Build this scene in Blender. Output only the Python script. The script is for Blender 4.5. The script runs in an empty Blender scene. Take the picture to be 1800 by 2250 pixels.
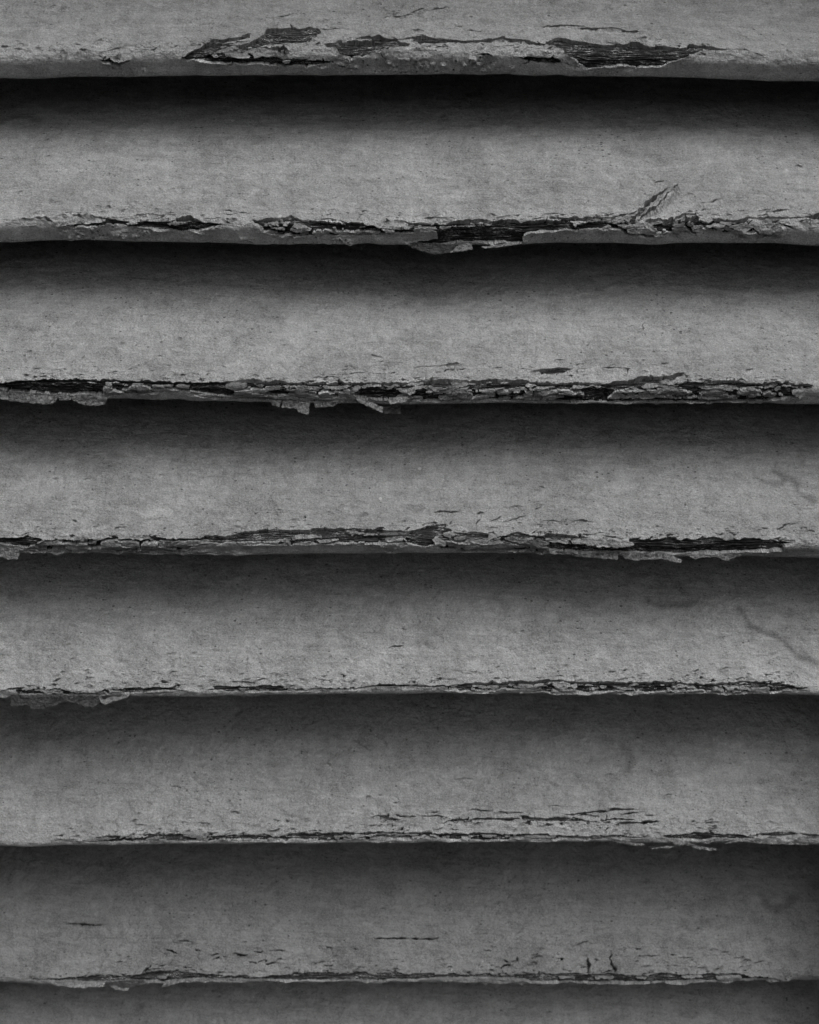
import bpy, math, random
import numpy as np
from mathutils import Vector

# ------------------------------------------------------------------ camera, sky, sun, exposure
MM = 0.001
PITCH = 45.0                       # slat spacing in mm
CAM_D, CAM_Z = 337.0, -59.4        # camera distance in front of the slat edges, height against the top slat edge
TILT = math.radians(10.4)          # camera looks slightly down
FPX = 2519.0                       # focal length in pixels of an 1800 x 2250 picture

scene = bpy.context.scene
cam_data = bpy.data.cameras.new("camera")
cam = bpy.data.objects.new("camera", cam_data)
scene.collection.objects.link(cam)
cam.location = (0, -CAM_D * MM, CAM_Z * MM)
cam.rotation_euler = (math.radians(90) - TILT, 0, 0)
cam_data.sensor_fit = 'VERTICAL'
cam_data.sensor_height = 24.0
cam_data.sensor_width = 24.0
cam_data.lens = 24.0 * FPX / 2250.0
cam_data.clip_start = 0.01
cam_data.clip_end = 2000.0
cam_data.dof.use_dof = True
cam_data.dof.focus_distance = 0.343
cam_data.dof.aperture_fstop = 11.0
scene.camera = cam

SUN_EL, SUN_AZ = math.radians(54), math.radians(-18)   # azimuth from straight ahead of the shutter, + to the left
world = bpy.data.worlds.new("World")
scene.world = world
world.use_nodes = True
wn, wl = world.node_tree.nodes, world.node_tree.links
wn.clear()
sky = wn.new('ShaderNodeTexSky')
sky.sky_type = 'NISHITA'
sky.sun_disc = False
sky.sun_elevation = SUN_EL
sky.sun_rotation = math.radians(180) + SUN_AZ
sky.air_density = 1.0
sky.dust_density = 6.0
bw = wn.new('ShaderNodeRGBToBW')   # the photograph is black and white
bg = wn.new('ShaderNodeBackground')
bg.inputs['Strength'].default_value = 0.085
wo = wn.new('ShaderNodeOutputWorld')
wl.new(sky.outputs[0], bw.inputs[0]); wl.new(bw.outputs[0], bg.inputs[0]); wl.new(bg.outputs[0], wo.inputs[0])

sun_data = bpy.data.lights.new("sun", 'SUN')
sun_data.energy = 1.5
sun_data.angle = math.radians(42)
sun_data.color = (1, 1, 1)
sun = bpy.data.objects.new("sun", sun_data)
scene.collection.objects.link(sun)
sd = Vector((-math.sin(SUN_AZ) * math.cos(SUN_EL), -math.cos(SUN_AZ) * math.cos(SUN_EL), math.sin(SUN_EL)))
sun.rotation_euler = sd.to_track_quat('Z', 'Y').to_euler()
sun.location = sd * 2

scene.render.engine = 'CYCLES'
scene.cycles.max_bounces = 6
scene.cycles.diffuse_bounces = 5
scene.cycles.glossy_bounces = 2
scene.view_settings.view_transform = 'Standard'
scene.view_settings.look = 'None'
scene.view_settings.exposure = -0.25
scene.view_settings.gamma = 1.0
scene.view_settings.use_curve_mapping = False

# ------------------------------------------------------------------ noise on numpy arrays
_rng = np.random.RandomState(7)
_TAB = _rng.rand(8, 256, 256).astype(np.float32)
def vn(x, y, seed=0):
    t = _TAB[seed % 8]
    x = x + 17.3 * seed; y = y + 31.7 * seed
    xi = np.floor(x).astype(np.int64); yi = np.floor(y).astype(np.int64)
    fx = x - xi; fy = y - yi
    fx = fx * fx * (3 - 2 * fx); fy = fy * fy * (3 - 2 * fy)
    x0 = xi & 255; x1 = (xi + 1) & 255; y0 = yi & 255; y1 = (yi + 1) & 255
    a = t[x0, y0] * (1 - fx) + t[x1, y0] * fx
    b = t[x0, y1] * (1 - fx) + t[x1, y1] * fx
    return (a * (1 - fy) + b * fy) * 2 - 1
def fbm(x, y, seed=0, oct=3):
    r = 0; a = 1.0; n = 0
    for i in range(oct):
        r = r + a * vn(x * 2 ** i, y * 2 ** i, seed + i); n += a; a *= 0.5
    return r / n

# ------------------------------------------------------------------ slat cross-section and the view onto it
FACE_LEN = 76.0
LEFT_STILE, RIGHT_STILE, STILE_FRONT = -160.0, 152.0, -5.0
SLOPE = {-1: 45, 0: 45, 1: 45, 2: 45, 3: 46, 4: 52, 5: 51, 6: 50, 7: 50}     # each slat sits at its own angle
BACK = {-1: 34, 0: 20, 1: 9, 2: 2, 3: 0, 4: 7, 5: 18, 6: 31, 7: 45}          # bow added to shape the shade under each overlap: middle stands forward (mm)
class Section:
    """cross-section of a slat: face, upper rounding, edge, lower rounding, underside"""
    def __init__(self, k):
        self.phi = math.radians(SLOPE[k])
        if k < 4: r1, flat, turn, r2 = 2.6, 4.0, 90, 1.6           # square-cut thick edge
        else: r1, flat, turn, r2 = 2.2, .5, 50, 2.2                # edge worn to a steep nose
        turn = math.radians(turn)
        self.a1 = r1 * turn; self.e0 = -self.a1 / 2; self.e1 = self.e0 - flat; self.e2 = self.e1 - r2 * (math.pi - turn)
        st = np.arange(-16, FACE_LEN + .05, .02)
        nface = math.pi / 2 - self.phi                              # elevation of the face normal (towards the viewer)
        ang = np.where(st > self.a1 / 2, nface, np.where(st > self.e0, nface - (self.a1 / 2 - st) / r1, np.where(st > self.e1, nface - turn,
              np.where(st > self.e2, nface - turn - (self.e1 - st) / r2, nface - math.pi))))
        self.st = st; ny, nz = -np.cos(ang), np.sin(ang)
        ty, tz = nz, -ny                                            # direction of growing s
        y = np.cumsum(ty) * .02; z = np.cumsum(tz) * .02
        i0 = np.argmin(abs(st - self.a1 / 2))
        self.y = y - y[i0] + r1 * math.cos(self.phi) + BACK[k]; self.z = z - z[i0] + r1 * math.sin(self.phi)
        self.ny, self.nz = ny, nz
    def __call__(self, s):
        s = np.asarray(s, float)
        return np.stack([np.interp(s, self.st, q) for q in (self.y, self.z, self.ny, self.nz)], -1)
def project(x, y, z):
    dy = y + CAM_D; dz = z - CAM_Z
    dep = dy * math.cos(TILT) - dz * math.sin(TILT)
    up = dy * math.sin(TILT) + dz * math.cos(TILT)
    return 900 + FPX * x / dep, 1125 - FPX * up / dep, dep
def on_depth_plane(px, py, y):
    """point of the vertical plane y (mm) that is seen at a photo position"""
    u = (px - 900) / FPX; v = (1125 - py) / FPX
    dirv = (u, math.cos(TILT) + v * math.sin(TILT), -math.sin(TILT) + v * math.cos(TILT))
    t = (y + CAM_D) / dirv[1]
    return u * t, y, CAM_Z + dirv[2] * t
# ------------------------------------------------------------------ what the photograph shows on each slat
# lower edge line of each slat, photo pixels
EDGE = {
 0: [(0,172),(80,173),(150,169),(300,168),(600,166),(900,163),(1000,162),(1200,166),(1500,170),(1680,178),(1800,178)],
 1: [(0,534),(40,533),(80,529),(200,528),(300,530),(500,533),(570,536),(700,536),(900,537),(1150,537),(1200,534),(1350,534),(1400,535),(1440,538),(1470,534),(1600,533),(1700,534),(1750,538),(1800,539)],
 2: [(0,873),(240,876),(450,880),(560,883),(700,886),(800,886),(900,889),(1000,886),(1150,885),(1350,886),(1500,885),(1700,885),(1800,890)],
 3: [(0,1213),(150,1214),(250,1214),(330,1217),(500,1219),(600,1217),(700,1216),(900,1215),(1100,1214),(1200,1218),(1300,1221),(1500,1222),(1650,1221),(1800,1227)],
 4: [(0,1530),(200,1530),(300,1531),(450,1530),(700,1526),(900,1524),(1100,1524),(1300,1526),(1500,1525),(1700,1525),(1800,1529)],
 5: [(0,1859),(60,1861),(100,1858),(250,1857),(350,1855),(500,1854),(900,1852),(1200,1849),(1350,1850),(1450,1852),(1600,1851),(1700,1852),(1800,1857)],
 6: [(0,2157),(100,2163),(200,2165),(350,2158),(500,2157),(900,2158),(1150,2160),(1400,2159),(1500,2157),(1700,2152),(1800,2153)],
}
# marks, in pixels of an enlarged strip (factor K, origin given): P bare wood, I paint island, Z crazed zone (cell length, height, share lost),
# C split (width first), F loose paint flake, D pinholes (x0,y0,x1,y1,count)
K = 900 / 1725
MARKS = {
0: [((0,0), [
 ('P',[(1100,160),(1130,130),(1210,122),(1230,108),(1260,118),(1310,112),(1350,125),(1345,150),(1310,178),(1240,185),(1190,197),(1130,200),(1060,205),(1020,215),(1000,200),(1075,180)]),
 ('P',[(765,248),(800,225),(850,205),(890,175),(940,170),(1000,160),(1058,145),(1050,160),(990,175),(940,195),(925,215),(880,225),(900,240),(960,240),(1050,245),(1110,240),(1180,250),(1215,262),(1230,245),(1270,250),(1395,258),(1390,268),(1300,275),(1200,278),(1100,268),(1000,268),(900,262),(820,255)]),
 ('P',[(415,250),(470,245),(490,258),(555,250),(540,262),(490,268),(440,264)]),
 ('P',[(1365,190),(1405,185),(1420,175),(1500,165),(1570,160),(1600,155),(1625,165),(1725,163),(1725,200),(1650,205),(1610,215),(1612,245),(1600,225),(1570,222),(1530,240),(1490,238),(1440,230),(1410,205)]),
 ('I',[(1430,177),(1560,170),(1580,180),(1440,186)]),('I',[(1670,174),(1740,169),(1740,190),(1690,186)]),
 ('Z',(6,1.6,.15),[(870,190),(1000,170),(1120,205),(1210,215),(1240,250),(1100,245),(920,235)]),
 ('C',4,[(425,222),(470,210),(500,208),(580,192)]),('C',4,[(490,240),(500,215)]),
 ('C',4,[(1150,75),(1200,65),(1250,50)]),('C',5,[(1325,92),(1385,83)]),('C',5,[(1345,122),(1390,128),(1480,120)]),
 ('C',5,[(1600,85),(1650,72),(1740,60)]),('C',4,[(1540,118),(1560,116)]),('C',4,[(0,200),(60,203),(120,210)]),
 ('C',4,[(880,240),(930,210),(1010,195)]),('C',4,[(1020,215),(1100,205),(1195,215),(1215,245)]),('C',4,[(1195,195),(1200,245)]),
 ('D',(1400,245,1725,305,34)),('D',(440,270,620,300,6))]),
 ((900,0), [
 ('P',[(-15,160),(80,158),(170,165),(240,172),(350,168),(400,155),(430,170),(560,178),(580,190),(500,187),(430,178),(400,172),(350,180),(280,180),(240,187),(150,184),(60,182),(-15,184)]),
 ('P',[(570,178),(620,170),(700,180),(780,188),(860,190),(960,190),(1050,200),(1140,205),(1180,195),(1250,198),(1345,213),(1260,212),(1200,225),(1160,240),(1110,260),(1050,282),(960,285),(880,275),(800,285),(750,290),(710,270),(680,240),(650,230),(640,215),(600,200)]),
 ('I',[(975,188),(1030,188),(1040,200),(990,200)]),
 ('P',[(460,242),(500,238),(560,242),(600,242),(630,250),(640,262),(610,270),(560,266),(500,260)]),
 ('F',.5,[(560,190),(620,208),(655,214),(645,255),(625,248),(605,222)]),
 ('C',5,[(0,58),(50,48),(100,42),(160,37)]),('C',5,[(515,113),(600,115),(700,115),(770,120)]),('C',5,[(700,120),(760,130),(840,128),(900,135),(985,140)]),
 ('C',5,[(250,130),(310,131)]),('C',4,[(0,133),(50,131)]),('C',5,[(190,100),(205,115),(230,115)]),('C',5,[(805,175),(850,178),(885,178)]),
 ('C',4,[(155,182),(155,205)]),('C',4,[(308,180),(308,205)]),('C',3.5,[(290,228),(355,232)]),('C',3.5,[(330,282),(435,283)]),
 ('C',4,[(1345,213),(1440,222),(1500,240)]),('C',3.5,[(700,285),(640,258)]),
 ('D',(0,230,330,300,26))])],
1: [((0,380), [
 ('P',[(235,222),(300,220),(380,212),(440,205),(445,192),(480,195),(520,200),(560,207),(620,202),(680,205),(740,208),(780,195),(830,205),(870,210),(930,212),(900,222),(870,232),(820,245),(770,250),(700,240),(620,233),(540,225),(520,215),(460,215),(430,220),(340,225),(270,228)]),
 ('I',[(530,208),(560,205),(580,212),(550,218)]),('I',[(700,214),(760,206),(800,212),(740,222)]),
 ('P',[(1050,195),(1110,200),(1150,190),(1230,185),(1280,205),(1330,205),(1400,210),(1450,225),(1520,232),(1560,222),(1620,235),(1740,238),(1740,252),(1650,255),(1580,262),(1600,250),(1520,245),(1440,248),(1380,240),(1340,238),(1300,250),(1240,258),(1180,250),(1110,240),(1100,225)]),
 ('I',[(1095,218),(1160,205),(1230,212),(1290,222),(1320,236),(1270,243),(1200,240),(1140,230)]),('I',[(1120,203),(1160,196),(1210,198),(1180,204)]),
 ('I',[(1400,228),(1440,232),(1500,240),(1430,242)]),('I',[(1600,236),(1640,240),(1680,246),(1620,246)]),
 ('Z',(5,1.2,.12),[(1080,200),(1250,195),(1420,215),(1600,235),(1560,262),(1200,262),(1090,235)]),
 ('C',6,[(135,192),(190,190),(215,200),(240,212)]),('C',4,[(555,178),(650,178),(745,182)]),('C',7,[(735,203),(790,192),(840,202),(870,210)]),
 ('C',6,[(1320,195),(1400,200),(1480,215),(1560,225)]),('C',5,[(1670,200),(1720,212)]),('C',4,[(860,195),(910,200)]),('C',5,[(950,205),(970,208)]),('C',4,[(975,195),(995,197)]),
 ('C',5,[(1015,272),(1050,285),(1075,297)]),('C',4,[(1030,220),(1080,212),(1110,225),(1200,230)]),('C',4,[(870,232),(900,222),(960,214)]),
 ('D',(250,245,640,275,34)),('D',(1300,270,1500,295,14))]),
 ((900,380), [
 ('C',8,[(-10,210),(100,222),(200,215),(300,205),(360,212),(440,205),(480,210),(540,205),(620,210),(700,200),(760,190),(830,192),(870,188),(940,170),(970,155)]),
 ('P',[(100,238),(200,228),(330,225),(380,208),(450,205),(470,222),(520,215),(560,218),(620,215),(680,210),(700,225),(740,210),(820,205),(840,212),(800,235),(760,240),(700,245),(660,235),(620,245),(560,245),(510,250),(480,260),(480,295),(400,290),(300,290),(200,292),(150,300),(80,300),(20,300),(-10,292),(120,278),(110,255)]),
 ('Z',(5,1.3,.16),[(0,212),(200,215),(440,200),(700,190),(940,170),(960,200),(1000,230),(900,235),(700,235),(500,225),(300,225),(100,240),(0,245)]),
 ('Z',(4,1.6,.06),[(980,205),(1130,190),(1200,160),(1220,205),(1400,205),(1560,195),(1560,265),(1400,270),(1230,225),(1210,262),(1060,262)]),
 ('C',10,[(830,212),(880,225),(920,255),(960,255),(1000,265),(1060,265)]),
 ('C',13,[(935,205),(960,185),(1000,140),(1040,110),(1080,75),(1120,58)]),('C',6,[(960,205),(1020,180),(1070,130),(1110,95),(1125,70)]),
 ('C',5,[(1030,50),(1080,38)]),('C',4,[(1005,90),(1025,82)]),('L',2.2,[(955,205),(1000,150),(1080,80),(1130,55),(1145,75),(1130,105),(1085,150),(1020,195)]),('L',1.0,[(1130,200),(1170,160),(1210,158),(1215,205),(1190,235)]),('L',.8,[(1225,215),(1300,205),(1300,235),(1240,245)]),('L',.6,[(1380,235),(1450,225),(1560,230),(1570,268),(1400,268)]),('P',[(925,200),(945,190),(960,215),(940,220)]),
 ('C',8,[(980,212),(1040,200),(1100,205),(1140,190),(1165,170),(1205,158)]),('C',10,[(1160,175),(1160,215),(1190,240),(1210,262)]),
 ('C',8,[(1180,190),(1215,210),(1260,215),(1300,200),(1400,205),(1420,190),(1480,195),(1560,192),(1640,188),(1740,175)]),('C',4,[(1410,190),(1408,210)]),
 ('P',[(1640,185),(1740,170),(1790,172),(1740,198),(1680,197)]),('C',6,[(1225,132),(1270,122),(1330,112)]),('C',5,[(1525,165),(1595,158)]),
 ('C',4,[(1400,250),(1440,230),(1500,260),(1560,268)]),('C',5,[(1570,220),(1640,242)]),('C',4,[(40,195),(170,192)]),('C',4,[(1380,260),(1420,270)]),
 ('C',5,[(500,182),(560,175),(640,178),(720,172)]),('C',4,[(330,190),(400,190),(480,178)]),
 ('F',.15,[(0,296),(60,296),(140,300),(200,306),(165,335),(110,342),(60,332),(0,308)]),('F',.9,[(168,334),(205,305),(265,290),(264,322),(220,332)]),('F',.8,[(300,312),(400,298),(465,288),(472,299),(380,313),(320,321)])])],
2: [((0,750), [
 ('P',[(-20,175),(120,168),(280,165),(350,165),(380,178),(450,180),(430,200),(470,215),(460,225),(300,220),(200,215),(100,205),(-20,200)]),
 ('P',[(680,190),(740,190),(800,205),(900,190),(920,185),(985,205),(990,235),(900,225),(820,215),(760,205)]),
 ('I',[(445,190),(520,180),(640,182),(690,190),(670,218),(580,224),(490,214),(450,204)]),
 ('Z',(7,1.5,.22),[(-20,170),(450,170),(700,180),(1060,170),(1740,182),(1740,255),(1450,246),(1100,242),(800,210),(450,222),(-20,212)]),
 ('C',7,[(-20,178),(130,168),(350,163),(420,172),(480,165),(540,175),(640,172),(720,178),(800,178),(900,178),(1000,170),(1060,165),(1100,178),(1200,180),(1300,182),(1400,180),(1500,182),(1600,178),(1740,180)]),
 ('C',8,[(-20,210),(100,215),(220,222),(440,220),(520,225)]),('C',6,[(700,195),(780,210),(850,230),(980,238),(1060,240),(1150,245),(1280,248),(1420,245)]),
 ('P',[(1480,215),(1520,195),(1600,195),(1680,205),(1690,225),(1660,245),(1580,245),(1520,235)]),
 ('C',5,[(990,205),(1060,200),(1110,190),(1180,185)]),('C',5,[(1090,200),(1120,225),(1160,230),(1240,235)]),('C',4,[(1250,215),(1300,205),(1360,210),(1430,220)]),
 ('C',4,[(680,185),(690,200),(740,205)]),('C',4,[(1420,140),(1520,128),(1640,140)]),('C',4,[(1560,60),(1620,70)]),('C',4,[(1580,85),(1640,95),(1720,90)]),('C',4,[(1440,120),(1480,112)]),
 ('C',4,[(1300,162),(1400,150),(1500,158)]),('C',6,[(120,48),(140,52)]),('C',4,[(350,70),(362,60)]),
 ('F',.3,[(-20,205),(30,212),(36,248),(-20,242)]),('F',.3,[(40,210),(140,218),(242,222),(238,255),(200,266),(120,259),(38,250)]),('F',.3,[(245,222),(300,226),(296,246),(250,249)]),
 ('F',.3,[(300,226),(400,222),(458,228),(442,265),(380,271),(330,263),(306,246)]),('F',.3,[(1130,246),(1186,248),(1181,276),(1150,271)]),('F',.3,[(1186,250),(1307,252),(1300,306),(1262,301),(1240,281),(1190,279)]),
 ('F',.3,[(1320,254),(1432,252),(1402,276),(1330,279)]),('F',.5,[(1490,230),(1560,252),(1612,278),(1612,302),(1560,277),(1515,256)]),('F',.16,[(1610,278),(1692,270),(1686,305),(1620,306)]),('F',.55,[(1635,243),(1690,232),(1740,228),(1705,256),(1640,266)])]),
 ((900,750), [
 ('Z',(5,1.3,.24),[(-10,175),(540,172),(820,190),(1160,140),(1100,180),(1200,180),(1340,165),(1600,172),(1700,190),(1600,205),(1620,235),(1500,245),(1000,250),(520,247),(-10,248)]),
 ('P',[(230,205),(280,182),(360,180),(500,175),(480,190),(380,200),(300,210)]),
 ('P',[(720,215),(800,195),(880,180),(980,165),(1100,145),(1155,142),(1100,160),(1000,180),(940,190),(900,205),(860,215),(830,245),(760,240),(740,225)]),
 ('P',[(1100,195),(1180,175),(1330,165),(1400,175),(1500,180),(1600,172),(1560,190),(1480,190),(1400,195),(1300,190),(1200,195)]),('P',[(1550,215),(1600,215),(1640,235),(1590,232)]),
 ('P',[(520,242),(700,246),(900,240),(1100,240),(1300,245),(1500,240),(1560,232),(1500,250),(1300,254),(900,254),(600,253)]),
 ('I',[(85,180),(160,178),(170,196),(100,205),(80,195)]),('I',[(215,215),(300,208),(365,212),(360,236),(280,240),(212,236)]),('I',[(380,212),(480,208),(520,222),(500,236),(385,236)]),
 ('I',[(535,195),(640,190),(760,195),(700,212),(660,236),(540,225)]),('I',[(930,205),(980,196),(1000,206),(950,218)]),('I',[(1190,215),(1300,208),(1390,222),(1380,238),(1230,238)]),('I',[(1430,200),(1540,205),(1560,225),(1450,215)]),
 ('C',8,[(-10,172),(90,168),(170,170),(280,175),(360,168),(480,170),(540,180),(640,185),(760,180),(830,185),(900,172),(960,162),(1060,152),(1160,138)]),
 ('C',5,[(95,145),(98,165),(110,168)]),('C',7,[(830,205),(825,245)]),('C',7,[(370,208),(372,238)]),('C',7,[(520,205),(525,240)]),('C',7,[(1710,190),(1640,188),(1560,178)]),
 ('P',[(545,128),(580,117),(640,115),(690,118),(670,130),(600,140),(560,140)]),('C',5,[(515,132),(560,128)]),('C',5,[(690,115),(720,120),(760,118)]),('C',5,[(600,92),(640,82),(680,80)]),('C',4,[(690,105),(730,95)]),
 ('C',4,[(790,118),(850,110),(920,118),(915,155)]),('C',4,[(1010,110),(1040,98)]),('C',4,[(725,25),(765,12)]),('C',4,[(820,95),(780,100)]),('C',3.5,[(0,112),(100,105),(240,100)]),('C',3.5,[(100,130),(250,118)]),('C',4,[(1060,98),(1100,96)])])],
3: [((0,1090), [
 ('P',[(-20,175),(60,175),(120,168),(190,182),(150,200),(110,215),(60,212),(-20,200)]),
 ('C',8,[(190,182),(240,185),(330,195),(400,195),(470,180),(520,185),(590,190),(680,182),(780,185),(850,180),(960,175),(1000,165)]),
 ('P',[(455,165),(490,165),(500,178),(475,175)]),('P',[(610,168),(650,168),(680,182),(640,178)]),
 ('P',[(840,175),(880,168),(960,172),(1010,155),(1100,145),(1200,150),(1300,148),(1310,135),(1380,140),(1470,145),(1440,155),(1330,162),(1250,165),(1220,175),(1150,190),(1080,190),(1000,195),(900,200),(860,190)]),
 ('P',[(1220,185),(1300,178),(1440,172),(1600,165),(1740,165),(1740,175),(1600,178),(1620,190),(1740,192),(1700,200),(1640,198),(1590,182),(1480,185),(1340,185),(1250,205),(1225,212)]),
 ('Z',(6,1.4,.1),[(190,185),(600,185),(850,195),(720,238),(300,235),(100,230)]),('Z',(7,1.2,.14),[(1000,150),(1300,140),(1740,150),(1740,195),(1250,205),(1000,200)]),
 ('C',5,[(1310,132),(1400,140),(1500,140),(1600,148),(1740,150)]),('C',4,[(1700,145),(1740,125)]),
 ('C',5,[(590,190),(590,225)]),('C',5,[(690,190),(700,210),(780,225),(800,210),(880,205)]),('C',5,[(330,195),(325,210)]),('C',5,[(910,200),(915,215)]),('C',5,[(1400,185),(1400,210)]),('C',4,[(1668,205),(1662,235)]),
 ('C',4,[(90,230),(140,205),(200,190)]),('C',9,[(160,215),(250,222),(290,225)]),('C',4,[(730,240),(860,238),(1090,242)]),('C',4,[(1000,238),(1110,235),(1160,225)]),('C',4,[(1590,180),(1630,225),(1650,235)]),
 ('D',(868,75,876,85,2)),('D',(1284,88,1292,96,2)),
 ('F',.2,[(-20,214),(85,222),(76,265),(40,267),(-10,250)]),('F',.9,[(200,236),(292,229),(240,249)])]),
 ((900,1090), [
 ('P',[(-10,150),(60,130),(120,125),(160,120),(155,140),(180,150),(150,160),(100,170),(90,185),(110,205),(140,225),(210,220),(160,205),(60,215),(-10,205)]),
 ('P',[(180,152),(280,155),(340,165),(330,178),(250,170),(190,160)]),('P',[(350,180),(420,160),(460,152),(500,165),(550,172),(620,160),(680,170),(740,170),(760,175),(640,180),(540,178),(440,170)]),
 ('P',[(550,205),(620,195),(700,200),(800,210),(870,212),(940,205),(920,175),(980,180),(1050,182),(1110,175),(1140,185),(1250,178),(1290,175),(1330,185),(1440,180),(1540,185),(1605,192),(1580,205),(1560,225),(1400,235),(1200,240),(1000,240),(850,238),(700,235),(600,225)]),
 ('I',[(795,196),(850,180),(935,205),(870,216)]),('Z',(7,1.6,.08),[(120,165),(340,170),(540,175),(740,175),(620,195),(560,235),(200,235)]),
 ('C',5,[(700,165),(760,165),(800,152)]),('C',7,[(805,165),(840,175),(900,175)]),('C',7,[(170,165),(200,190),(280,200),(360,215),(430,232)]),('C',8,[(340,180),(400,190),(480,205),(540,230),(560,238)]),('C',5,[(1540,190),(1575,205),(1605,222)]),
 ('C',5,[(95,75),(150,68),(215,68)]),('C',5,[(280,80),(315,68)]),('C',5,[(270,125),(300,100)]),('C',5,[(330,112),(380,95),(430,75)]),('C',5,[(425,105),(470,90),(505,70)]),('C',4,[(415,48),(490,48)]),('C',5,[(530,60),(560,45)]),
 ('C',5,[(550,115),(600,108),(670,112)]),('C',5,[(665,115),(720,105),(760,110)]),('C',4,[(165,125),(185,108)]),('C',5,[(1540,150),(1570,128),(1600,118),(1635,115)]),('C',4,[(1635,112),(1650,102)]),('C',4,[(1085,175),(1110,165)]),('C',4,[(1535,182),(1560,172)]),
 ('F',.3,[(600,236),(760,240),(887,236),(872,266),(820,263),(740,256)]),('F',.35,[(890,238),(1090,245),(1150,270),(1140,283),(1060,266),(960,271),(905,263)]),('F',.35,[(1150,244),(1260,244),(1385,240),(1400,247),(1340,273),(1290,256),(1200,263)]),('F',.9,[(583,226),(610,221),(627,241),(590,242)])])],
4: [((0,1420), [
 ('Z',(7,1.3,.2),[(-20,188),(100,172),(260,178),(400,188),(560,175),(720,175),(740,182),(560,195),(420,205),(-20,205)]),
 ('P',[(60,180),(120,182),(250,178),(330,190),(420,195),(400,205),(280,205),(150,200),(70,195)]),('P',[(500,190),(560,178),(640,175),(735,182),(650,192),(560,198)]),
 ('P',[(860,182),(920,175),(960,170),(1100,168),(1200,180),(1220,185),(1120,190),(1050,192),(960,195),(930,188)]),('I',[(985,178),(1060,175),(1100,182),(1020,186)]),('I',[(140,186),(240,184),(300,194),(200,196)]),
 ('Z',(6,1.0,.15),[(900,170),(1200,168),(1220,190),(920,195)]),
 ('C',5,[(740,182),(820,188)]),('C',5,[(960,152),(1020,150),(1090,155)]),('C',7,[(1190,178),(1250,185),(1330,182),(1400,178),(1450,182),(1530,175),(1600,165),(1740,168)]),('C',6,[(1070,195),(1068,212)]),
 ('C',4,[(215,160),(240,162)]),('C',4,[(100,160),(160,172)]),('C',5,[(1630,8),(1725,0)]),
 ('F',.15,[(45,203),(240,206),(425,207),(442,240),(390,258),(340,248),(280,230),(250,240),(180,266),(130,262),(110,248),(48,256)]),('F',.9,[(412,205),(430,220),(510,208),(552,194),(546,213),(450,236),(423,226)]),('F',.8,[(-20,198),(42,208),(20,216),(-20,215)])]),
 ((900,1420), [
 ('Z',(6,1.1,.16),[(100,178),(250,160),(560,148),(700,150),(1000,152),(1200,155),(1500,155),(1690,178),(1500,195),(1000,196),(700,196),(300,192)]),
 ('P',[(800,155),(910,158),(900,166),(820,166)]),('P',[(1060,158),(1140,155),(1120,166),(1070,166)]),('P',[(240,170),(350,178),(360,186),(280,183)]),('P',[(1480,155),(1560,158),(1620,170),(1690,178),(1600,182),(1540,170)]),('P',[(1510,180),(1600,185),(1512,198)]),
 ('C',7,[(250,160),(400,158),(560,150),(630,148),(760,155),(900,155),(1000,158),(1140,155),(1240,165),(1400,152),(1500,155)]),('C',6,[(640,178),(760,175),(900,185),(1040,178),(1160,180),(1260,172),(1320,170),(1350,190),(1400,175)]),('C',6,[(500,190),(560,172),(620,170)]),
 ('C',5,[(-10,168),(100,172),(200,162),(260,160),(340,165)]),('C',4,[(680,125),(700,122)]),('C',4,[(570,90),(578,102)])])],
5: [((900,1420), [('C',9,[(1030,236),(1060,246),(1110,244),(1150,236)])]),
 ((0,1740), [
 ('P',[(295,205),(350,205),(440,208),(520,195),(600,195),(620,202),(560,210),(450,212),(330,212)]),('P',[(580,182),(640,178),(720,178),(800,180),(740,185),(640,188)]),('P',[(870,188),(980,182),(1100,180),(1140,182),(1160,190),(1120,200),(1000,200),(900,195)]),('P',[(1160,188),(1240,178),(1400,175),(1410,195),(1300,202),(1180,200)]),
 ('C',6,[(1410,185),(1460,172),(1540,178),(1640,170),(1740,175)]),('C',6,[(1410,190),(1500,198),(1600,185),(1740,195)]),('C',5,[(235,185),(270,188)]),('C',6,[(430,190),(520,185)]),
 ('Z',(8,1.0,.15),[(430,190),(700,175),(1160,178),(1740,170),(1740,206),(900,204),(600,208),(300,212)]),('C',5,[(960,85),(1020,90)]),('C',4,[(230,205),(330,200)]),
 ('C',4,[(1540,22),(1570,22)]),('C',4,[(1650,46),(1690,44)]),('C',4,[(1595,14),(1620,12)]),('C',3.5,[(1330,125),(1345,130)]),
 ('P',[(1595,100),(1645,100),(1640,110),(1700,115),(1660,123),(1600,118)]),('C',5,[(1565,105),(1600,103)]),('C',5,[(1652,122),(1650,155)])]),
 ((900,1740), [
 ('C',6,[(50,105),(100,100),(150,105),(165,115)]),('P',[(155,120),(200,112),(245,118),(225,126),(180,126)]),('C',7,[(245,118),(330,112),(400,118),(470,115)]),
 ('P',[(470,100),(500,105),(570,112),(640,105),(700,115),(760,122),(800,125),(680,126),(600,123),(500,126),(475,118)]),('C',6,[(640,98),(700,95),(780,85),(860,80)]),('C',6,[(820,75),(880,72),(955,75)]),('C',5,[(860,92),(975,88)]),
 ('C',6,[(800,125),(860,115),(960,118)]),('C',7,[(860,135),(930,130),(1055,125)]),('C',4,[(880,132),(878,145)]),('C',6,[(255,75),(310,80),(360,78)]),('C',5,[(360,88),(480,88)]),('C',4,[(110,135),(180,122)]),('C',5,[(550,130),(600,140),(560,145)]),
 ('C',5,[(980,98),(1030,98)]),('C',4,[(580,58),(640,58)]),('C',4,[(760,125),(762,142)]),('C',5,[(90,85),(130,82)]),('C',5,[(0,105),(30,102)]),('C',4,[(700,105),(760,98),(800,105),(770,110)]),('C',4,[(830,95),(828,118)]),
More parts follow.
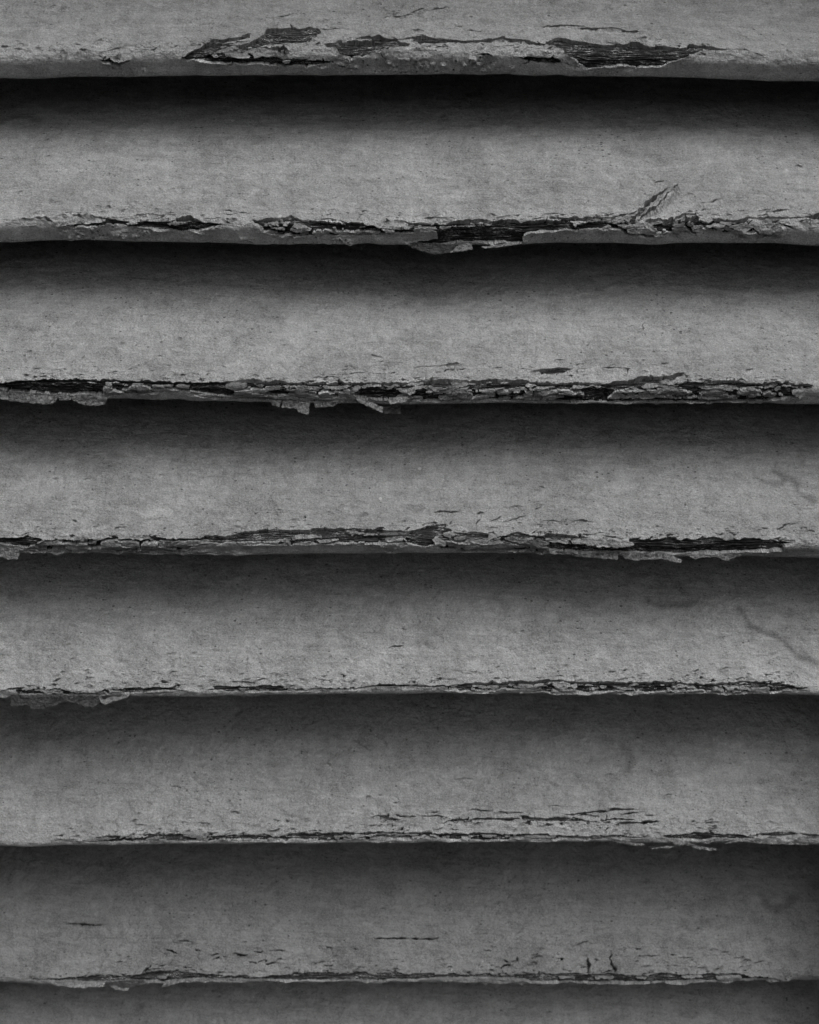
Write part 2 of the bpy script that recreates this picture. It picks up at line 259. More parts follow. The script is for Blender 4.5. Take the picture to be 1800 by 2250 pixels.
 ('C',7,[(-10,170),(60,172),(120,180),(220,182),(300,178),(420,182),(560,180),(640,188),(720,190),(830,185)]),('P',[(830,182),(870,180),(960,188),(1020,185),(1010,192),(900,195),(835,198)]),('C',6,[(-10,195),(200,190),(400,195),(640,195),(830,198)]),
 ('P',[(1060,188),(1130,178),(1200,170),(1300,175),(1400,180),(1440,190),(1500,195),(1600,185),(1400,200),(1280,195),(1240,208),(1170,205),(1080,198)]),('P',[(1450,180),(1500,170),(1600,168),(1640,178),(1560,188),(1500,185)]),('C',6,[(1640,175),(1680,185),(1740,185)]),
 ('Z',(9,.9,.12),[(-10,172),(400,182),(830,186),(830,200),(400,204),(-10,200)]),
 ('F',.4,[(850,207),(920,210),(992,221),(980,229),(910,220)]),('F',.5,[(1000,240),(1080,229),(1162,226),(1080,236)]),('F',.4,[(1168,212),(1240,232),(1292,238),(1285,246),(1230,242),(1158,222)]),('F',.4,[(1230,215),(1280,198),(1340,193),(1382,205),(1300,204),(1250,217)]),('F',.4,[(1305,218),(1420,198),(1500,208),(1600,213),(1700,220),(1600,222),(1480,216),(1410,208)]),
 ('F',.9,[(1085,202),(1140,200),(1164,210),(1150,220),(1110,216)])])],
6: [((0,1970), [
 ('P',[(70,345),(200,345),(300,340),(420,330),(520,332),(590,328),(640,315),(700,312),(760,315),(830,322),(900,328),(960,332),(1040,330),(1100,338),(1150,330),(1230,328),(1240,320),(1290,322),(1400,318),(1430,328),(1480,322),(1500,312),(1540,318),(1570,328),(1600,318),(1650,322),(1740,328),(1740,352),(1500,354),(1200,354),(950,350),(780,350),(690,357),(600,356),(450,360),(300,354),(150,352)]),
 ('I',[(665,337),(705,335),(700,344),(672,344)]),
 ('C',7,[(600,328),(625,300),(645,280)]),('C',5,[(285,115),(340,117),(400,120),(445,117)]),('C',6,[(1560,175),(1620,178),(1740,175)]),('C',5,[(740,185),(815,190)]),('C',6,[(700,225),(720,228),(750,242)]),('C',8,[(815,222),(845,228)]),('C',4,[(838,235),(838,255)]),
 ('C',7,[(890,243),(930,243)]),('C',6,[(935,252),(960,257)]),('C',7,[(975,240),(1010,245),(1050,250)]),('C',7,[(1065,230),(1115,233)]),('C',5,[(1135,225),(1210,226)]),('C',5,[(1040,277),(1095,277)]),('C',6,[(1110,285),(1140,278),(1172,270)]),
 ('C',5,[(1480,222),(1515,222)]),('C',6,[(1403,230),(1405,250)]),('C',4,[(1370,210),(1410,220)]),('C',4,[(1430,290),(1450,286)]),('C',4,[(975,330),(980,318)]),('C',4,[(1280,322),(1282,306)]),('C',4,[(1662,322),(1664,306)]),('C',4,[(825,322),(828,308)]),
 ('F',.9,[(200,360),(380,357),(442,361),(442,373),(340,377),(250,372)]),('F',.16,[(430,358),(520,352),(610,350),(590,372),(545,384),(470,380)]),('F',.8,[(458,376),(548,379),(541,394),(490,389)]),('F',.9,[(678,374),(700,358),(780,349),(960,349),(1080,354),(780,360),(700,370)])]),
 ((900,1970), [
 ('P',[(-10,328),(90,320),(120,328),(200,325),(260,330),(340,322),(360,330),(440,328),(540,322),(620,325),(700,322),(760,325),(850,322),(920,332),(1000,330),(1060,322),(1100,320),(1140,330),(1220,325),(1250,322),(1300,325),(1380,322),(1430,330),(1500,335),(1600,345),(1500,352),(1300,354),(1100,360),(900,364),(700,364),(600,362),(520,360),(300,356),(150,352),(-10,352)]),
 ('I',[(80,346),(250,338),(400,345),(525,356),(400,360),(200,354)]),('I',[(625,337),(690,335),(690,343),(640,344)]),('I',[(780,337),(860,335),(850,345),(790,345)]),('I',[(940,342),(1000,336),(990,346)]),('I',[(1140,335),(1220,328),(1240,336),(1160,341)]),('I',[(1290,338),(1400,335),(1380,345),(1300,345)]),
 ('L',1.7,[(742,245),(775,295),(772,324),(748,324)]),('L',1.7,[(852,225),(885,295),(885,325),(862,325)]),('C',10,[(740,243),(752,275),(748,320)]),('C',10,[(852,225),(848,265),(858,295),(866,325)]),('C',7,[(390,325),(388,300),(400,288),(435,288)]),('C',5,[(400,262),(415,280)]),('C',5,[(345,292),(358,290)]),('C',4,[(860,222),(940,220)]),('C',6,[(1095,247),(1130,247)]),
 ('C',5,[(1265,222),(1310,225)]),('C',4,[(970,255),(1060,245)]),('C',5,[(320,227),(355,227)]),('C',9,[(640,262),(652,268)]),('C',6,[(-10,175),(60,182),(130,178)]),('C',4,[(450,245),(452,285)]),('C',4,[(690,212),(760,180)]),('C',4,[(1125,255),(1170,258)]),('C',4,[(500,280),(540,278)]),('C',4,[(775,268),(805,266)])])],
}
# old drip stains, photo pixels: slat, strength, width, line
STAINS = [(3,.32,8,[(1700,1035),(1740,1055),(1755,1080),(1790,1100)]),(3,.28,7,[(1660,1050),(1700,1062),(1735,1052)]),
 (4,.36,7,[(1625,1340),(1650,1375),(1690,1390),(1725,1410),(1750,1440),(1790,1455)]),(4,.3,8,[(1420,1320),(1470,1335),(1530,1325)]),
 (6,.22,9,[(1675,1965),(1685,1990),(1705,1998),(1735,1990),(1745,1970)]),(5,.25,10,[(1380,1690),(1385,1660),(1370,1640)]),
 (5,.35,3,[(755,1608),(790,1635),(820,1655)]),(5,.4,3,[(372,1724),(395,1730),(418,1738)]),(4,.4,3,[(855,1418),(900,1421)]),(5,.4,3,[(985,1712),(1030,1712),(1085,1715)]),
 (2,.5,3,[(1419,695),(1414,725),(1416,737)]),(2,.4,4,[(68,722),(82,730)]),(1,.25,9,[(0,265),(40,255),(90,262)])]
# ------------------------------------------------------------------ materials
def mat_new(name):
    m = bpy.data.materials.new(name); m.use_nodes = True
    nt = m.node_tree; nt.nodes.clear()
    out = nt.nodes.new('ShaderNodeOutputMaterial'); b = nt.nodes.new('ShaderNodeBsdfPrincipled')
    nt.links.new(b.outputs[0], out.inputs[0])
    return m, nt, b
class N:
    """small node helper: every call returns an output socket"""
    def __init__(self, nt): self.nt = nt
    def put(self, sock, v):
        if isinstance(v, (int, float)): sock.default_value = v
        else: self.nt.links.new(v, sock)
    def math(self, op, a, b=0.0, c=0.0, clamp=False):
        n = self.nt.nodes.new('ShaderNodeMath'); n.operation = op; n.use_clamp = clamp
        self.put(n.inputs[0], a); self.put(n.inputs[1], b); self.put(n.inputs[2], c)
        return n.outputs[0]
    def scale(self, vec, s, off=(0, 0, 0), turn=0.0):
        n = self.nt.nodes.new('ShaderNodeMapping')
        if turn:
            r = self.nt.nodes.new('ShaderNodeVectorRotate'); r.rotation_type = 'Z_AXIS'; r.inputs['Angle'].default_value = math.radians(turn)
            self.nt.links.new(vec, r.inputs['Vector']); vec = r.outputs[0]
        n.inputs['Scale'].default_value = s; n.inputs['Location'].default_value = off
        self.nt.links.new(vec, n.inputs['Vector']); return n.outputs[0]
    def noise(self, vec, sc, detail=4, rough=.55, dist=0.0):
        n = self.nt.nodes.new('ShaderNodeTexNoise'); n.inputs['Scale'].default_value = sc; n.inputs['Detail'].default_value = detail
        n.inputs['Roughness'].default_value = rough; n.inputs['Distortion'].default_value = dist
        self.nt.links.new(vec, n.inputs['Vector']); return n.outputs[0]
    def ramp(self, v, lo, hi, a=0.0, b=1.0, smooth=True):
        n = self.nt.nodes.new('ShaderNodeMapRange'); n.interpolation_type = 'SMOOTHSTEP' if smooth else 'LINEAR'
        self.put(n.inputs[0], v); n.inputs[1].default_value = lo; n.inputs[2].default_value = hi; n.inputs[3].default_value = a; n.inputs[4].default_value = b
        return n.outputs[0]
    def voro(self, vec, sc):
        n = self.nt.nodes.new('ShaderNodeTexVoronoi'); n.inputs['Scale'].default_value = sc
        self.nt.links.new(vec, n.inputs['Vector']); return n.outputs['Distance'], n.outputs['Color']
    def grey(self, v):
        n = self.nt.nodes.new('ShaderNodeCombineColor')
        for i in range(3): self.put(n.inputs[i], v)
        return n.outputs[0]
    def bump(self, h, strength, dist):
        n = self.nt.nodes.new('ShaderNodeBump'); n.inputs['Strength'].default_value = strength; n.inputs['Distance'].default_value = dist
        self.put(n.inputs['Height'], h); return n.outputs[0]

def paint_material(name, tone=0.40, mottled=0.0, uv=True):
    m, nt, b = mat_new(name); g = N(nt)
    tc = nt.nodes.new('ShaderNodeTexCoord')
    if uv: v = tc.outputs['UV']                                    # millimetres along and across the slat
    else: v = g.scale(tc.outputs['Object'], (1000, 1000, 1000))
    cloud = g.noise(v, .05, 5, .6)
    blot = g.noise(g.scale(v, (.2, .3, .3)), 1.0, 6, .72, .8)
    brush = g.noise(g.scale(v, (.06, .95, .5), turn=3.5), 1.0, 6, .75, .5)  # brush drag along the slat
    weep = g.noise(g.scale(v, (.5, .11, .5), turn=-8), 1.0, 5, .75, .6)      # faint wash marks down the slat
    fine = g.noise(g.scale(v, (1, 1.25, 1), turn=27), 1.9, 4, .8)
    t = g.math('ADD', 1.0, g.math('MULTIPLY', g.math('SUBTRACT', cloud, .5), 1.0))
    t = g.math('ADD', t, g.math('MULTIPLY', g.math('SUBTRACT', blot, .5), 1.35))
    t = g.math('ADD', t, g.math('MULTIPLY', g.math('SUBTRACT', brush, .5), .75))
    t = g.math('ADD', t, g.math('MULTIPLY', g.math('SUBTRACT', weep, .5), .4))
    t = g.math('ADD', t, g.math('MULTIPLY', g.math('SUBTRACT', fine, .5), 2.7 + mottled * .5))
    # grime pricks and short grain ticks
    d1, c1 = g.voro(g.scale(v, (.55, .8, .5)), 1.0)
    sep = nt.nodes.new('ShaderNodeSeparateColor'); nt.links.new(c1, sep.inputs[0])
    rad = g.math('MULTIPLY', g.math('POWER', sep.outputs[0], 3.0), .27)
    prick = g.math('LESS_THAN', d1, rad)
    tick = g.ramp(g.noise(g.scale(v, (.8, 3.6, .5)), 1.0, 3, .65), .585, .65)
    patchy = g.ramp(g.noise(v, .055, 4, .6), .44, .6)
    dark = g.math('ADD', g.math('MULTIPLY', g.math('MULTIPLY', prick, g.ramp(g.noise(v, .04, 3, .6), .38, .58, .15, 1.0)), .7), g.math('MULTIPLY', g.math('MULTIPLY', tick, patchy), .6), clamp=True)
    t = g.math('MULTIPLY', t, g.math('SUBTRACT', 1.0, dark))
    if mottled:
        dd = g.ramp(g.noise(g.scale(v, (.9, 2.2, 1)), 1.0, 5, .7), .34, .66)
        t = g.math('MULTIPLY', t, g.ramp(dd, 0, 1, 1 - mottled * .7, 1.0))
    # a few specks of white dust
    d2, c2 = g.voro(g.scale(v, (.09, .09, .5), (3.1, 7.7, 0)), 1.0)
    sep2 = nt.nodes.new('ShaderNodeSeparateColor'); nt.links.new(c2, sep2.inputs[0])
    dust = g.math('MULTIPLY', g.math('LESS_THAN', d2, g.math('MULTIPLY', g.math('POWER', sep2.outputs[1], 2.5), .05)), .45)
    if uv:
        at = nt.nodes.new('ShaderNodeAttribute'); at.attribute_name = 'stain'
        t = g.math('MULTIPLY', t, g.math('SUBTRACT', 1.0, at.outputs['Fac']))
    val = g.math('ADD', g.math('MULTIPLY', t, tone), dust)
    val = g.math('MAXIMUM', val, .02)
    nt.links.new(g.grey(val), b.inputs['Base Color'])
    b.inputs['Roughness'].default_value = .5
    b.inputs['Specular IOR Level'].default_value = .5
    h = g.math('ADD', g.math('MULTIPLY', fine, .55), g.math('MULTIPLY', g.noise(v, .26, 6, .62), 5.0))
    h = g.math('ADD', h, g.math('MULTIPLY', brush, .9))
    nt.links.new(g.bump(h, 1.0, .0013), b.inputs['Normal'])
    return m

def wood_material():
    m, nt, b = mat_new('bare_weathered_wood'); g = N(nt)
    v = nt.nodes.new('ShaderNodeTexCoord').outputs['UV']
    fib = g.noise(g.scale(v, (.16, 3.4, 1)), 1.0, 5, .75, .5)
    crumb = g.noise(g.scale(v, (1.3, 2.6, 1)), 1.0, 4, .75)
    light = g.math('MULTIPLY', g.ramp(fib, .5, .6), g.ramp(crumb, .44, .6))
    light = g.math('MULTIPLY', light, g.ramp(g.noise(v, .14, 3, .6), .4, .58, .1, 1.0))
    val = g.math('ADD', g.math('MULTIPLY', g.ramp(fib, .42, .6), .055), .012)
    val = g.math('ADD', val, g.math('MULTIPLY', light, .8))
    nt.links.new(g.grey(val), b.inputs['Base Color'])
    b.inputs['Roughness'].default_value = .85
    b.inputs['Specular IOR Level'].default_value = .2
    nt.links.new(g.bump(g.math('ADD', fib, g.math('MULTIPLY', crumb, .6)), .8, .0004), b.inputs['Normal'])
    return m

M_PAINT = [paint_material('grey_paint', .68), paint_material('grey_paint_weathered', .62), paint_material('grey_paint_shaded', .43)]  # last, darkest tone paints in the weaker light on the lowest slats
M_FLAKE = paint_material('paint_flake_face', .5, 0.6, uv=False)
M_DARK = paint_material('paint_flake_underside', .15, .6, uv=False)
M_BACK = paint_material('paint_flake_back', .42, .8, uv=False)
M_FRAME = paint_material('frame_paint', .6, 0.0, uv=False)
M_WOOD = wood_material()

# ------------------------------------------------------------------ mesh helper
def mesh_np(name, co, quads, ngons=(), uv=None, stain=None, mat=None, parent=None):
    me = bpy.data.meshes.new(name)
    quads = np.asarray(quads, np.int32).reshape(-1, 4)
    lens = [np.full(len(quads), 4, np.int32)]; idx = [quads.ravel()]
    if len(ngons):
        lens.append(np.array([len(q) for q in ngons], np.int32)); idx.append(np.concatenate([np.asarray(q, np.int32) for q in ngons]))
    lens = np.concatenate(lens); idx = np.concatenate(idx)
    used = np.zeros(len(co), bool); used[idx] = True                # drop grid points no face uses
    remap = np.cumsum(used) - 1
    co = co[used]; idx = remap[idx].astype(np.int32)
    if uv is not None: uv = uv[used]
    if stain is not None: stain = stain[used]
    me.vertices.add(len(co)); me.vertices.foreach_set('co', (co * MM).astype(np.float32).ravel())
    me.loops.add(len(idx)); me.loops.foreach_set('vertex_index', idx)
    me.polygons.add(len(lens))
    starts = np.concatenate([[0], np.cumsum(lens)[:-1]]).astype(np.int32)
    me.polygons.foreach_set('loop_start', starts)
    me.polygons.foreach_set('use_smooth', np.ones(len(lens), bool))
    if uv is not None:
        l = me.uv_layers.new(name='UVMap'); l.data.foreach_set('uv', uv[idx].astype(np.float32).ravel())
    if stain is not None:
        a = me.attributes.new('stain', 'FLOAT', 'POINT'); a.data.foreach_set('value', stain.astype(np.float32))
    me.update(calc_edges=True); me.validate()
    if mat: me.materials.append(mat)
    o = bpy.data.objects.new(name, me); scene.collection.objects.link(o)
    if parent: o.parent = parent
    return o

def seg_dist(X, Y, a, b):
    ax, ay = a; bx, by = b
    dx, dy = bx - ax, by - ay; L = dx * dx + dy * dy + 1e-12
    t = np.clip(((X - ax) * dx + (Y - ay) * dy) / L, 0, 1)
    return np.hypot(X - ax - t * dx, Y - ay - t * dy), t
def poly_sd(X, Y, pts):
    """signed distance, + inside"""
    d = np.full(X.shape, 1e9); ins = np.zeros(X.shape, bool)
    for i in range(len(pts)):
        a, b = pts[i], pts[(i + 1) % len(pts)]
        d = np.minimum(d, seg_dist(X, Y, a, b)[0])
        c = ((a[1] > Y) != (b[1] > Y)) & (X < (b[0] - a[0]) * (Y - a[1]) / (b[1] - a[1] + 1e-12) + a[0])
        ins ^= c
    return np.where(ins, d, -d)

# ------------------------------------------------------------------ the shutter
shutter = bpy.data.objects.new('louvred_shutter', None)
scene.collection.objects.link(shutter)
shutter['label'] = 'weathered grey wooden louvred shutter with cracked, peeling paint along its slat edges'
shutter['category'] = 'shutter'

X0, X1 = -162.0, 154.0
B = 6
HX, HS = 0.16, 0.15
S_LO, S_HI = -11.4, 36.0
nx = int((X1 - X0) / HX / B) * B + 1
ns = int((S_HI - S_LO) / HS / B) * B + 1
gx = X0 + HX * np.arange(nx); gs = S_LO + HS * np.arange(ns)
GX, GS = np.meshgrid(gx, gs, indexing='ij')
S_TAB = np.linspace(-10.5, FACE_LEN, 1200)

class Slat:
    def __init__(self, k):
        self.k = k; self.sec = Section(k); P_TAB = self.tab = self.sec(S_TAB)
        if k in EDGE:
            pts = EDGE[k]; z = -PITCH * k
            ex, ez = [], []
            for px, py in pts:
                zz = z
                for _ in range(6):                                 # height at which the lower edge shows where it does
                    _, pyt, dep = project(0, P_TAB[:, 0], P_TAB[:, 1] + zz)
                    i = np.argmax(pyt)
                    zz += (pyt[i] - py) * dep[i] / FPX / math.cos(TILT) * .97
                ex.append((px - 900) * dep[i] / FPX); ez.append(zz)
            self.z = float(np.mean(ez)); self.ex = np.array(ex); self.ez = np.array(ez) - self.z
        else:
            self.z = {-1: PITCH + 1.0, 7: -PITCH * 7 - 11.0}[k]; self.ex = np.array([-200., 200.]); self.ez = np.zeros(2)
    def dz(self, x):
        w = 0
        for o in (-2.5, -1.2, 0, 1.2, 2.5): w = w + np.interp(x + o, self.ex, self.ez)
        return w / 5
    def locate(self, px, py):
        """photo position -> (x, s) on this slat"""
        x = 0.0; P_TAB = self.tab
        for _ in range(3):
            _, pyt, dep = project(x, P_TAB[:, 0], P_TAB[:, 1] + self.z + self.dz(x))
            i0 = int(np.argmax(pyt))
            s = np.interp(-py, -pyt[i0:], S_TAB[i0:])
            x = (px - 900) * np.interp(s, S_TAB, dep) / FPX
        return x, float(s)
    def bottom(self, px):
        return np.interp(px, *zip(*EDGE[self.k]))

def to_slat(sl, org, pts): return [sl.locate(org[0] + a * K, org[1] + b * K) for a, b in pts]

def window(pts, pad):
    a = np.array(pts)
    i0 = max(0, int((a[:, 0].min() - pad - X0) / HX)); i1 = min(nx, int((a[:, 0].max() + pad - X0) / HX) + 2)
    j0 = max(0, int((a[:, 1].min() - pad - S_LO) / HS)); j1 = min(ns, int((a[:, 1].max() + pad - S_LO) / HS) + 2)
    return slice(i0, i1), slice(j0, j1)

def slat_fields(sl):
    """F > 0 where the paint is gone; LIFT raises loose paint"""
    k = sl.k; rnd = np.random.RandomState(100 + k)
    ox = 57.0 * (k + 2)
    F = np.full((nx, ns), -9.0); LIFT = np.zeros((nx, ns)); DEEP = np.zeros((nx, ns)); DIRT = np.zeros((nx, ns))
    WX = GX + .55 * vn((GX + ox) / 2.2, GS / 1.2, 1) + .30 * vn((GX + ox) / .8, GS / .5, 2)
    WS = GS + .22 * vn((GX + ox) / 2.0, GS / 1.2, 3) + .16 * vn((GX + ox) / .55, GS / .6, 4)
    def crack(pts, w, deep=0.0):
        w = max(w, .24)
        sl_ = window(pts, w + .8)
        if sl_[0].stop <= sl_[0].start or sl_[1].stop <= sl_[1].start: return
        X, Y = WX[sl_], WS[sl_]
        L = [math.hypot(pts[i + 1][0] - pts[i][0], pts[i + 1][1] - pts[i][1]) for i in range(len(pts) - 1)]
        tot = sum(L) + 1e-9; acc = 0
        wob = 1 + .55 * vn((X + ox) / 1.1, Y / .9, 5)
        best = np.full(X.shape, -9.0)
        for i in range(len(pts) - 1):
            d, t = seg_dist(X, Y, pts[i], pts[i + 1])
            q = (acc + t * L[i]) / tot
            tap = np.minimum(1, np.minimum(q, 1 - q) * max(2.5, tot / 3.0) + .15)
            best = np.maximum(best, w / 2 * tap * wob - d); acc += L[i]
        F[sl_] = np.maximum(F[sl_], best)
        if deep: DEEP[sl_] = np.maximum(DEEP[sl_], np.where(best > -.3, deep, 0))
    marks = [(org, mk) for org, lst in MARKS.get(k, []) for mk in lst]
    for org, mk in marks:
        if mk[0] == 'L':
            pts = to_slat(sl, org, mk[2]); w = window(pts, .5)
            sd = poly_sd(WX[w], WS[w], pts)
            LIFT[w] += mk[1] * np.clip(sd / 1.3, 0, 1) * (1 + .2 * vn((GX[w] + ox) / 1.4, GS[w] / 1.4, 2))
    hairs = []
    for org, mk in marks:
        if mk[0] == 'P':
            pts = to_slat(sl, org, mk[1]); w = window(pts, 2.0)
            F[w] = np.maximum(F[w], poly_sd(WX[w], WS[w], pts))
    for org, mk in marks:
        if mk[0] == 'I':
            pts = to_slat(sl, org, mk[1]); w = window(pts, 1.5)
            sd = poly_sd(WX[w], WS[w], pts)
            F[w] = np.minimum(F[w], -sd)
            LIFT[w] += np.where(sd > 0, .12 + .3 * rnd.rand(), 0)
    for org, mk in marks:
        if mk[0] == 'Z':
            (cl, ch, lost), pp = mk[1], mk[2]
            pts = to_slat(sl, org, pp); w = window(pts, .5)
            X, Y = WX[w] * 1.0, WS[w] * 1.0
            zsd = poly_sd(X, Y, pts)
            a = np.array(pts); area = (a[:, 0].max() - a[:, 0].min()) * (a[:, 1].max() - a[:, 1].min())
            n = int(max(6, area / (cl * ch * .95)))
            sx = rnd.uniform(a[:, 0].min() - 1, a[:, 0].max() + 1, n); sy = rnd.uniform(a[:, 1].min() - .5, a[:, 1].max() + .5, n)
            X = X + .35 * vn((X + ox) / .7, Y / .35, 6); Y = Y + .22 * vn((X + ox) / 1.3, Y / .5, 7)
            sh = X.shape; Xf, Yf = X.ravel(), Y.ravel(); slope = .12
            d1 = np.full(Xf.size, 1e9); d2 = np.full(Xf.size, 1e9); id1 = np.zeros(Xf.size, int)
            for q in range(n):
                m = np.abs(Xf - sx[q]) < cl * 2.2
                ax_ = np.abs(Xf[m] - sx[q]) / cl; ay_ = np.abs(Yf[m] - sy[q] - slope * (Xf[m] - sx[q]) * .3) / ch
                dd = .45 * np.hypot(ax_, ay_) + .55 * (ax_ + ay_) * .8
                o1, o2 = d1[m], d2[m]
                near = dd < o1
                d2[m] = np.where(near, o1, np.minimum(o2, dd)); d1[m] = np.where(near, dd, o1)
                ii = id1[m]; ii[near] = q; id1[m] = ii
            bd = ((d2 - d1) * ch * .55).reshape(sh); idc = id1.reshape(sh)
            cw = -.04 + .24 * np.clip(fbm((X + ox) / 3.0, Y / 1.5, 2, 2) + .5, 0, 1)
            gone = rnd.rand(n) < lost; lift = np.abs(rnd.randn(n)) * .2; tl = rnd.randn(n) * .14; ts = rnd.randn(n) * .14; dirt = .03 + np.clip(rnd.rand(n) * .6 - .05, 0, 1)
            fv = np.where(gone[idc], np.minimum(bd + .1, .8), cw - bd)
            fv = np.minimum(fv, zsd + .15)
            F[w] = np.maximum(F[w], fv)
            inside = (zsd > 0)
            for _ in range(int(area / (cl * ch) * .8)):
                hx, hy = rnd.uniform(a[:, 0].min(), a[:, 0].max()), rnd.uniform(a[:, 1].min(), a[:, 1].max()); L = rnd.uniform(1, 5); an = rnd.randn() * .08 + .06
                if poly_sd(np.array([hx]), np.array([hy]), pts)[0] > 0: hairs.append(([(hx, hy), (hx + L * .5, hy + L * .5 * an + rnd.randn() * .15), (hx + L, hy + L * an)], rnd.uniform(.17, .32)))
            DIRT[w] = np.maximum(DIRT[w], np.where(inside, dirt[idc] * np.clip(zsd / .4, 0, 1), 0))
            rel = lift[idc] + tl[idc] * (X - sx[idc]) / cl * 2 + ts[idc] * (Y - sy[idc]) / ch
            LIFT[w] += np.where(inside, np.clip(rel, -.15, .8) * np.clip(zsd / .6, 0, 1), 0)
    for org, mk in marks:                                            # short nicks running out of the broken edges
        if mk[0] == 'P':
            pts = to_slat(sl, org, mk[1])
            for q in range(len(pts)):
                p0, p1 = pts[q], pts[(q + 1) % len(pts)]; ln = math.hypot(p1[0] - p0[0], p1[1] - p0[1])
                for _ in range(rnd.poisson(ln / 7.0)):
                    u = rnd.rand(); cx_, cs_ = p0[0] + (p1[0] - p0[0]) * u, p0[1] + (p1[1] - p0[1]) * u
                    up = 1 if p1[0] > p0[0] else -1; L = rnd.uniform(.5, 1.7)
                    if rnd.rand() < .5: hairs.append(([(cx_, cs_ - .2 * up), (cx_ + rnd.randn() * .3, cs_ + up * L)], rnd.uniform(.2, .34)))
                    else: sg = rnd.choice([-1, 1]); hairs.append(([(cx_, cs_), (cx_ + sg * L * 1.2, cs_ + up * L * .35), (cx_ + sg * L * 2.2, cs_ + up * L * .45)], rnd.uniform(.2, .32)))
    for pts, hw in hairs: crack(pts, hw, .3)
    for org, mk in marks:
        if mk[0] == 'C': crack(to_slat(sl, org, mk[2]), mk[1] * .098, 1.0)
        elif mk[0] == 'D':
            x0, y0, x1, y1, n = mk[1]
            for _ in range(n):
                c = to_slat(sl, org, [(rnd.uniform(x0, x1), rnd.uniform(y0, y1))])[0]
                w = window([c], .8); r = rnd.uniform(.18, .36)
                F[w] = np.maximum(F[w], r - np.hypot(GX[w] - c[0], (GS[w] - c[1]) * .9))
    for kk, amt, wd, line in STAINS:
        if kk == k and wd <= 6: crack([sl.locate(*p_) for p_ in line], .16 + .022 * wd, .6)
    if k in EDGE:                                                    # hair splits near the edge
        for _ in range(170):
            x = rnd.uniform(-118, 122); s = 1.0 + abs(rnd.randn()) * 2.6; L = rnd.uniform(.8, 2.5) * (1 + 1.6 * rnd.rand() ** 3); an = rnd.randn() * .12 + .05
            crack([(x, s), (x + L * .5, s + L * .5 * an + rnd.randn() * .1), (x + L, s + L * an)], rnd.uniform(.19, .34), .3)
        for _ in range(45):
            x = rnd.uniform(-118, 122); s = rnd.uniform(4, 26); L = rnd.uniform(.6, 2.2); an = rnd.randn() * .2
            crack([(x, s), (x + L, s + L * an)], rnd.uniform(.18, .27), .3)
    return F, LIFT, DEEP, DIRT

